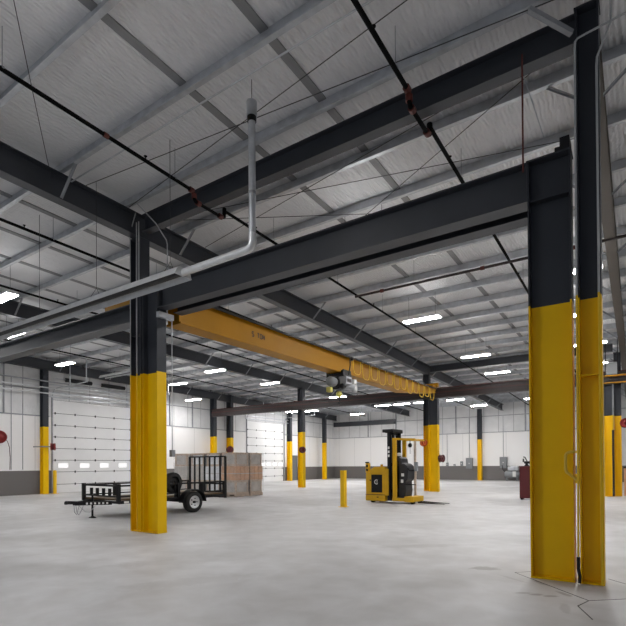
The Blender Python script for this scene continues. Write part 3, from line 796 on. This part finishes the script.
MB().tube([(-.65, 0, .7), (-.9, 0, .9), (-1.0, .1, 1.3)], .03, 8).build('supply_pipe', 'black', t)
MB().box(-.1, .15, -.3, -.25, .35, .8).build('label_panel', 'decal', t)

# dark red cabinet with a black hand tool on it
t = thing('tool_cabinet', 'dark red steel cabinet partly hidden by the nearest column', 'cabinet', (-3.55, 21.2, 0))
MB().box(-.4, .4, -.25, .25, .06, 1.36).build('carcass', 'dkred', t, .01)
MB().box(-.39, -.005, -.265, -.25, .1, 1.32).build('door', 'dkred', t, .004)
MB().box(.005, .39, -.265, -.25, .1, 1.32).build('door', 'dkred', t, .004)
MB().box(-.03, -.015, -.28, -.265, .6, .85).build('handle', 'black', t)
for a in (-.34, .34): MB().box(a-.04, a+.04, -.2, .2, 0, .06).build('foot', 'black', t)
t = thing('bench_vise', 'black vise standing on the dark red cabinet', 'vise', (-3.72, 21.2, 1.362))
MB().lathe((0, 0, 0), (0, 0, 1), [(.09, 0), (.09, .03), (.05, .06), (.05, .12), (0, .12)], 16).build('base', 'black', t)
MB().box(-.09, .12, -.05, .05, .1, .2).build('body', 'black', t, .01)
MB().box(-.14, -.1, -.07, .07, .16, .3).build('jaw', 'black', t, .01)
MB().tube([(.02, 0, .2), (-.06, 0, .36), (-.12, 0, .38)], .02, 8).build('handle', 'black', t)

# far right items
t = thing('cardboard_box', 'brown cardboard box on the floor at the right picture edge', 'box', (-.16, 25.75, 0))
MB().box(-.3, .3, -.3, .3, 0, 1.22).build('carton', 'card', t, .01)
MB().box(-.31, .31, -.31, .31, 1.22, 1.30).build('lid', 'redox', t, .01)
t = thing('unit_heater', 'grey box hung in a black frame by the far right columns under the roof', 'heater', (-.84, 24.5, 5.25))
MB().box(-.2, .2, -.12, .12, .04, .56).build('housing', 'greybox', t, .01)
fr = MB()
for x in (-.22, .22): fr.box(x-.015, x+.015, -.14, -.11, .0, 1.6)
fr.box(-.22, .22, -.14, -.11, 0, .03); fr.box(-.22, .22, -.14, -.11, .58, .61)
fr.build('hanging_frame', 'black', t)
conduit('yellow gas pipe above the far runway at the right picture edge, upper one', [(-1.25, 24.3, 5.22), (3.5, 24.3, 5.22)], .032, 'gas_pipe', 'crane', 'pipe')
conduit('yellow gas pipe beside the far runway at the right picture edge, lower one', [(-1.25, 24.4, 4.93), (3.5, 24.4, 4.93)], .032, 'gas_pipe', 'crane', 'pipe')
conduit('dark upright in the black gap between the far right columns', [(-.82, 24.62, 2.9), (-.82, 24.62, .02)], .045, 'gap_upright', 'rubber', 'pipe')  # dark upright filling the black gap between the two columns
for z_, lab in ((5.32, 'lower silver pipe run along the left wall above the large white door'), (5.62, 'middle silver pipe run along the left wall above the large white door'), (5.95, 'upper silver pipe run along the left wall above the large white door')):
    conduit(lab, [(WX+.42, 8.5, z_), (WX+.42, 20.5, z_)], .035, 'wall_pipe', 'silver' if z_ < 5.9 else 'galvdull', 'pipe')
conduit('pale conduit on the front of the far right column pair', [(-.83, 24.8, 4.9), (-.83, 24.8, 2.5)], .035, 'conduit', 'conduit', 'conduit')
for yy, lab in ((10.9, 'thin vertical conduit on the left wall nearest the hose reel at the picture edge'), (11.45, 'thin vertical conduit on the left wall, between two others left of the wall column'), (12.4, 'thin vertical conduit on the left wall, closest to the wall column')):
    conduit(lab, [(WX+.03, yy+.75, 1.3), (WX+.03, yy+.75, 6.0)], .018, 'conduit', 'galvdull')

# ------------------------------------------------------------------ pallet loads
def pallet(label, x, y, rz=0, proto=[None]):
    if proto[0] is not None: return copy_tree(proto[0], (x, y, 0), label, rz)
    t = thing('pallet', label, 'pallet', (x, y, 0), rz, 'wooden pallets under the stacks')
    for i in range(7):
        yy = -.42+i*.84/6
        MB().box(-.46, .46, yy-.05, yy+.05, .10, .12).build('deck_board', 'wood', t)
    for xx in (-.41, 0, .41): MB().box(xx-.045, xx+.045, -.46, .46, .02, .10).build('stringer', 'wood', t)
    for yy in (-.41, 0, .41): MB().box(-.46, .46, yy-.05, yy+.05, 0, .02).build('bottom_board', 'wood', t)
    proto[0] = t; return t
def crate(label, x, y, z, h, mat, kind):
    w = .435 if kind == 'crate' else .47
    t = thing('shipping_crate' if kind == 'crate' else 'bulk_carton', label, 'crate' if kind == 'crate' else 'carton', (x, y, z), 0, 'stacked pallet goods')
    if kind == 'crate':
        MB().box(-w+.03, w-.03, -w+.03, w-.03, .03, h-.01).build('wrapped_goods', mat, t, .02)
        for a in (-1, 1):
            for b in (-1, 1):
                MB().box(a*(w-.04)-.04, a*(w-.04)+.04, b*(w-.04)-.04, b*(w-.04)+.04, 0, h).build('corner_post', 'wood', t)
        m = MB()
        for zz in (.0, h-.09):
            m.box(-w, w, -w-.008, -w+.012, zz, zz+.09); m.box(-w, w, w-.012, w+.008, zz, zz+.09)
            m.box(-w-.008, -w+.012, -w, w, zz, zz+.09); m.box(w-.012, w+.008, -w, w, zz, zz+.09)
        m.build('edge_boards', 'wood', t)
    else:
        k = 3
        for i in range(k):
            for j in range(k):
                a = -w+2*w*i/k; b = -w+2*w*j/k
                MB().box(a+.006, a+2*w/k-.006, b+.006, b+2*w/k-.006, 0, h-.004).build('carton', mat, t, .012)
        MB().box(-w-.003, w+.003, -w-.003, w+.003, h*.45, h*.5).build('strapping', 'filmgrey', t)
    return t
H3 = (.64, .66, .64)
def stack(x, y, names, where, mats, film=True):
    pallet('wooden pallet under the %s' % where, x, y)
    z = .122
    for i, (nm, h) in enumerate(zip(names, H3)):
        lv = ('bottom', 'middle', 'top')[i]
        mt = mats[i]
        x_, y_ = x+random.uniform(-.015, .015), y+random.uniform(-.015, .015)
        crate('%s, %s layer of the %s' % ({'card': 'brown carton block', 'filmgrey': 'grey film wrapped crate', 'filmwhite': 'white film wrapped crate'}[mt], lv, where), x_, y_, z, h-.004, mt, nm)
        z += h
    if film:
        m = MB(); w = .492
        for a, b in (((-w, -w), (w, -w)), ((w, -w), (w, w)), ((w, w), (-w, w)), ((-w, w), (-w, -w))):
            m.bar((a[0], a[1], 1.13), (b[0], b[1], 1.13), .004, 1.86)
        o = m.build('stretch_film', 'film', None, 0, (x, y, 0))
        tag(o, 'clear stretch film wrapped around the %s' % where, 'plastic film')
c, g, w = 'card', 'filmgrey', 'filmwhite'
stack(-15.79, 16.89, ('crate', 'carton', 'crate'), 'brown stack right of the trailer gate', (g, c, g))
stack(-15.79, 17.90, ('crate', 'carton', 'crate'), 'rightmost brown stack', (g, c, g))
stack(-16.83, 16.89, ('crate', 'carton', 'crate'), 'white stack behind the trailer gate', (w, w, w))
stack(-17.9, 16.89, ('crate', 'carton', 'crate'), 'grey stack behind the left gate bars', (g, g, w))
stack(-19.1, 16.89, ('crate', 'carton', 'crate'), 'grey stack left of the trailer gate', (g, g, g))

# ------------------------------------------------------------------ utility trailer
phi = .060
t = thing('utility_trailer', 'black open utility trailer with upright ramp gate parked behind the left column pair', 'trailer', (-11.95-.93*math.cos(phi), 8.07+.93*math.sin(phi), 0), -phi)
# local frame: +Y to the gate, +X right (near) side, origin under the middle of the front rail
W2, TL, ZF, ZR = .95, 3.9, .46, .92
m = MB()
for s in (-1, 1): m.bar((s*W2, 0, ZF), (s*W2, TL, ZF), .06, .09)
for yy in (0, .9, 1.8, 2.7, TL): m.bar((-W2, yy, ZF), (W2, yy, ZF), .06, .07)
m.build('chassis', 'black', t)
d = MB()
for i in range(6):
    xx = -W2+.04+i*(2*W2-.08)/6
    d.box(xx+.006, xx+(2*W2-.08)/6-.006, .02, TL-.02, ZF+.045, ZF+.085)
d.build('deck_planks', 'dark', t)
m = MB()
for s in (-1, 1):
    m.bar((s*W2, 0, ZR), (s*W2, TL, ZR), .05, .05)
m.bar((-W2, 0, ZR), (W2, 0, ZR), .05, .05)
m.build('top_rail', 'black', t)
m = MB()
m.bar((-W2, .0, ZF+.16), (W2, 0, ZF+.16), .04, .04)
for s in (-1, 1): m.bar((s*W2, 0, ZF+.16), (s*W2, TL, ZF+.16), .035, .035)
m.build('mid_rail', 'black', t)
for s in (-1, 1):
    for yy in (0, 1.0, 2.0, 2.95, TL):
        MB().bar((s*W2, yy, ZF), (s*W2, yy, ZR+(.05 if yy == 0 else 0)), .09, .09).build('rail_post', 'black', t)
for xx in (-.5, -.17, .17, .5):
    MB().bar((xx, 0, ZF+.16), (xx, 0, ZR-.08), .075, .05).build('front_slat', 'black', t)
m = MB()
for s in (-1, 1): m.bar((s*.62, 0, ZF-.02), (s*.04, -.75, ZF-.02), .06, .1)
m.build('tongue', 'black', t)
m = MB(); m.bar((0, -.7, ZF+.0), (0, -.95, ZF+.02), .08, .09); m.lathe((0, -.98, ZF-.03), (0, 0, 1), [(.0, 0), (.045, 0), (.05, .05), (.035, .09), (0, .1)], 14)
m.build('coupler', 'black', t, .008)
m = MB(); m.cyl((0, -.24, .05), (0, -.24, ZF+.2), .028, 12); m.lathe((0, -.24, 0), (0, 0, 1), [(.1, 0), (.1, .02), (.03, .05), (0, .05)], 14)
m.tube([(0, -.24, ZF+.19), (.1, -.24, ZF+.19), (.12, -.24, ZF+.24)], .012, 8)
m.build('jack_stand', 'black', t)
for s in (-1, 1):
    pts = [(s*.05, -.74, ZF-.05), (s*.07, -.72, ZF-.25), (s*.06, -.66, ZF-.34), (s*.10, -.6, ZF-.2), (s*.12, -.56, ZF-.08)]
    MB().tube(pts, .009, 6).build('safety_chain', 'galvdull', t)
MB().tube([(.1, -.68, ZF-.08), (.2, -.55, ZF-.25), (.2, -.42, ZF-.27), (.3, -.32, ZF-.1)], .007, 6).build('wiring_lead', 'galvdull', t)
m = MB()
for i in range(6):
    u = .12+i*.11; xx = .62+(.04-.62)*u; yy = -.75*u
    m.bar((xx+.040, yy-.01, ZF-.02), (xx+.010, yy-.05, ZF-.02), .006, .055)
m.build('side_decal', 'decal', t)
MB().box(W2+.03, W2+.035, .15, .3, ZF-.03, ZF+.03).build('marker_reflector', 'decal', t)
AX = 2.42
for s in (-1, 1):
    xo = s*(W2+.17)
    MB().lathe((xo, AX, .33), (s, 0, 0), [(.20, -.1), (.30, -.1), (.325, -.08), (.33, -.03), (.33, .03), (.325, .08), (.30, .1), (.20, .1)], 36, False).build('tyre', 'rubber', t)
    wh = MB().lathe((xo, AX, .33), (s, 0, 0), [(.2, -.09), (.205, .09), (.19, .095), (.175, .05), (.09, .07), (.06, .05), (0, .05)], 30).build('wheel_rim', 'silver', t)
    for k in range(5):
        a = k*2*math.pi/5
        MB().cyl((xo+s*.06, AX+.11*math.cos(a), .33+.11*math.sin(a)), (xo+s*.075, AX+.11*math.cos(a), .33+.11*math.sin(a)), .022, 8).build('spoke_hole', 'black', wh)
    MB().cyl((xo+s*.04, AX, .33), (xo+s*.11, AX, .33), .04, 14).build('hub_cap', 'black', wh)
    fe = MB(); N = 14
    vs = []; 
    for k in range(N+1):
        a = math.pi*k/N
        for r in (.40, .415):
            for xx in (xo-s*.12, xo+s*.13): vs.append((xx, AX-math.cos(a)*r*1.08, .33+math.sin(a)*r*.98))
    fs = []
    for k in range(N):
        b = 4*k; e = b+4
        fs += [(b, b+1, e+1, e), (b+2, e+2, e+3, b+3), (b, e, e+2, b+2), (b+1, b+3, e+3, e+1)]
    fs += [(0, 2, 3, 1), (4*N, 4*N+1, 4*N+3, 4*N+2)]
    fe.add(vs, fs); fe.build('fender', 'black', t)
MB().cyl((-W2-.1, AX, .33), (W2+.1, AX, .33), .035, 12).build('axle', 'black', t)
# spare wheel inside the near rail
MB().lathe((W2-.14, 1.9, .94), (1, .12, 0), [(.20, -.09), (.30, -.09), (.325, -.07), (.33, 0), (.325, .07), (.30, .09), (.20, .09)], 32, False).build('spare_tyre', 'rubber', t)
MB().lathe((W2-.14, 1.9, .94), (1, .12, 0), [(.2, -.06), (.19, .03), (.1, .05), (0, .05)], 24).build('spare_rim', 'black', t)
MB().cyl((W2-.02, 1.9, .5), (W2-.02, 1.9, 1.0), .03, 8).build('spare_carrier', 'black', t)
# ramp gate
gz0, gz1, gy = .36, 1.78, TL+.05
gt = MB()
for s in (-1, 1): gt.bar((s*W2, gy, gz0), (s*W2, gy, gz1), .06, .06)
for z in (gz0+.03, gz1, gz0+.48): gt.bar((-W2, gy, z), (W2, gy, z), .05, .05)
gt.bar((-W2, gy, gz0+.14), (W2, gy, gz0+.14), .03, .16)
go = gt.build('ramp_gate', 'black', t)
for i in range(6):
    xx = -W2+(i+1)*2*W2/7
    MB().bar((xx, gy, gz0), (xx, gy, gz1), .045, .045).build('gate_bar', 'black', go)
for s in (-1, 1):
    MB().box(s*(W2-.1)-.06, s*(W2-.1)+.06, TL-.01, TL+.03, ZF-.06, ZF+.06).build('tail_light', 'red', t)

# ------------------------------------------------------------------ lift truck (order picker)
t = thing('lift_truck', 'yellow order picker lift truck with tall black mast parked on the open floor', 'lift truck', (-7.52, 17.05, 0), -.05)
Y2 = .46
# local: -X is the battery end (left in the photo), +X the operator platform and forks
MB().box(-1.2, -.35, -Y2, Y2, .07, .30).build('chassis', 'truckyel', t, .03)
m = MB().prism([(-1.18, .30), (-1.18, 1.12), (-1.02, 1.16), (-.98, 1.28), (-.80, 1.38), (-.34, 1.38), (-.34, .30)], (0, -Y2, 0), (0, Y2, 0))
# prism maps profile (r,u); r axis is d x up
bm_ = m.build('battery_body', 'truckyel', t, .015)
MB().box(-.93, -.46, -Y2-.015, -Y2, .40, 1.08).build('side_panel', 'black', t, .008)
m = MB()
for k in range(9):
    a0 = math.radians(50+k*29); a1 = math.radians(50+(k+1)*29)
    m.bar((-.70+.08*math.cos(a0), -Y2-.018, .80+.08*math.sin(a0)), (-.70+.08*math.cos(a1), -Y2-.018, .80+.08*math.sin(a1)), .006, .028, (0, 0, 1))
m.bar((-.70, -Y2-.018, .80), (-.65, -Y2-.018, .80), .006, .03)
m.build('emblem', 'decal', t)
MB().box(-1.19, -.35, -Y2-.008, -Y2, .30, .325).build('body_seam', 'dark', t)
MB().box(-.70, -.62, -Y2-.01, -Y2, .2, .24).build('latch', 'dark', t)
MB().cyl((-.98, -Y2-.006, .86), (-.98, -Y2, .86), .035, 10).build('key_switch', 'dark', t)
# warning beacon / rear bumper post
m = MB().box(-1.22, -1.08, -.42, -.26, 1.13, 1.52); bo = m.build('control_pod', 'truckyel', t, .02)
MB().box(-1.18, -1.10, -.43, -.42, 1.22, 1.30).build('control_pad', 'black', bo)
MB().box(-1.18, -1.10, -.43, -.42, 1.36, 1.46).build('control_pad', 'black', bo)
MB().box(-1.24, -1.12, -.40, -.28, 1.52, 1.57).build('pod_cap', 'black', bo)
MB().cyl((-.62, -.2, 1.38), (-.62, -.2, 1.47), .05, 12).build('filler_cap', 'truckyel', t)
# mast column
m = MB()
for s in (-1, 1):
    m.box(-.28, -.15, s*.34-.05, s*.34+.05, .1, 2.72); m.box(-.14, -.04, s*.26-.04, s*.26+.04, .15, 2.78)
for z in (.4, 1.4, 2.6): m.box(-.27, -.17, -.34, .34, z, z+.12)
m.build('mast', 'black', t, .006)
MB().box(-.36, -.02, -.42, .42, 2.66, 2.8).build('mast_crown', 'black', t, .02)
MB().box(-.47, -.34, -.42, -.25, 2.68, 2.80).build('crown_lamp', 'black', t, .01)
for yy in (-.12, .12): MB().cyl((-.21, yy, .3), (-.21, yy, 2.5), .04, 12).build('lift_cylinder', 'galvdull', t)
m = MB()
for z in (1.75, 1.9, 2.05): m.box(-.25, -.175, -.396, -.392, z, z+.09)
m.build('mast_decal', 'decal', t)
# front shield plate next to the mast
MB().box(-.34, -.2, -Y2, -Y2+.03, .30, 1.30).build('mast_guard_panel', 'truckyel', t, .01)
# operator cab: posts, overhead guard, platform
MB().box(-.03, .12, -Y2, -Y2+.1, .18, 2.40).build('guard_post', 'truckyel', t, .012)
MB().box(-.03, .12, Y2-.1, Y2, .18, 2.40).build('guard_post', 'truckyel', t, .012)
MB().box(.45, .53, Y2-.09, Y2-.02, .25, 2.36).build('guard_upright', 'wood', t, .008)
m = MB(); 
for s in (-1, 1): m.bar((-.03, s*.42, 2.42), (.88, s*.42, 2.37), .08, .08)
for k in range(5): m.bar((.05+k*.2, -.42, 2.41-.011*k), (.05+k*.2, .42, 2.41-.011*k), .05, .04)
m.build('overhead_guard', 'truckyel', t, .008)
m = MB(); m.box(-.05, .78, -Y2, Y2, .10, .22); m.box(.45, .80, -Y2-.01, Y2+.01, .08, .28)
m.build('platform', 'truckyel', t, .012)
MB().box(.0, .78, -Y2+.05, Y2-.05, .22, .235).build('floor_mat', 'rubber', t)
# console and padded backrest
cs = [(.13, .235), (.40, .235), (.44, .5), (.41, .82), (.50, .9), (.52, 1.2), (.47, 1.42), (.36, 1.50), (.27, 1.5), (.24, 1.68), (.15, 1.76), (.13, 1.5), (.16, 1.1), (.13, .8)]
m = MB().prism([(a, b) for a, b in cs], (0, -.30, 0), (0, .30, 0)); m.build('operator_console', 'cushion', t, .03)
MB().box(.26, .37, -.315, -.30, 1.02, 1.13).build('document_clip', 'decal', t, .004)
MB().box(.24, .34, -.315, -.30, .78, .90).build('gauge', 'decal', t, .004)
MB().lathe((.12, -.2, 1.84), (0, 0, 1), [(.0, -.06), (.08, -.06), (.11, -.02), (.08, .05), (0, .07)], 16).build('control_dome', 'decal', t)
MB().tube([(.5, -.25, 1.32), (.6, -.3, 1.24), (.90, -.3, 1.24)], .03, 8).build('side_gate_arm', 'black', t)
MB().bar((.4, -.33, .72), (.85, -.33, .72), .03, .03).build('side_gate_arm', 'black', t)
MB().box(.80, .93, -.36, -.28, 1.22, 1.55).build('steer_pod', 'greybox', t, .01)
MB().tube([(.62, -.3, 2.36), (.62, -.3, 2.22)], .012, 6).build('lamp_bracket', 'black', t)
MB().lathe((.62, -.3, 2.17), (0, 0, 1), [(0, -.08), (.05, -.08), (.08, 0), (.05, .07), (0, .08)], 14).build('dome_lamp', 'black', t)
MB().cyl((.62, -.3, 1.85), (.62, -.3, 2.1), .008, 6).build('pull_cord', 'black', t)
for s in (-1, 1):
    m = MB(); m.add([(.9, s*.22-.06, .04), (.9, s*.22+.06, .04), (1.9, s*.22+.045, .04), (1.9, s*.22-.045, .04), (.9, s*.22-.06, .09), (.9, s*.22+.06, .09), (1.9, s*.22+.045, .052), (1.9, s*.22-.045, .052)],
                    [(0, 3, 2, 1), (4, 5, 6, 7), (0, 1, 5, 4), (1, 2, 6, 5), (2, 3, 7, 6), (3, 0, 4, 7)])
    m.build('fork', 'black', t)
for xx, yy in ((-.95, -.3), (-.95, .3), (.72, -.32), (.72, .32)):
    MB().cyl((xx, yy-.06, .075), (xx, yy+.06, .075), .075, 18).build('wheel', 'rubber', t)

# floor stains near the camera: thin dried marks
# ------------------------------------------------------------------ camera
F, YAW, PITCH, ROLL, CY = 480.8933, .5916, .0084, -.0060, 459.9594
cd = bpy.data.cameras.new('camera'); cam = bpy.data.objects.new('camera', cd); COL.objects.link(cam)
fw = V((-math.sin(YAW)*math.cos(PITCH), math.cos(YAW)*math.cos(PITCH), math.sin(PITCH)))
r = V((math.cos(YAW), math.sin(YAW), 0)); u = r.cross(fw)
r2 = r*math.cos(ROLL)+u*math.sin(ROLL); u2 = -r*math.sin(ROLL)+u*math.cos(ROLL)
R = Matrix((r2, u2, -fw)).transposed()
cam.matrix_world = Matrix.Translation((0, 0, 1.5)) @ R.to_4x4()
cd.sensor_width = 36; cd.sensor_fit = 'HORIZONTAL'; cd.lens = F/626*36
cd.shift_y = (CY-313)/626; cd.clip_start = .05; cd.clip_end = 200
S.camera = cam

# ------------------------------------------------------------------ world and colour
w = bpy.data.worlds.new('outside'); S.world = w; w.use_nodes = True
bg = w.node_tree.nodes['Background']; bg.inputs['Color'].default_value = (.80, .88, 1, 1); bg.inputs['Strength'].default_value = .45
S.view_settings.view_transform = 'Standard'; S.view_settings.look = 'None'
S.view_settings.gamma = 1; S.view_settings.use_curve_mapping = False
S.view_settings.exposure = -.58
S.cycles.use_denoising = True
S.cycles.max_bounces = 8; S.cycles.diffuse_bounces = 7; S.cycles.glossy_bounces = 3
S.cycles.sample_clamp_indirect = 6
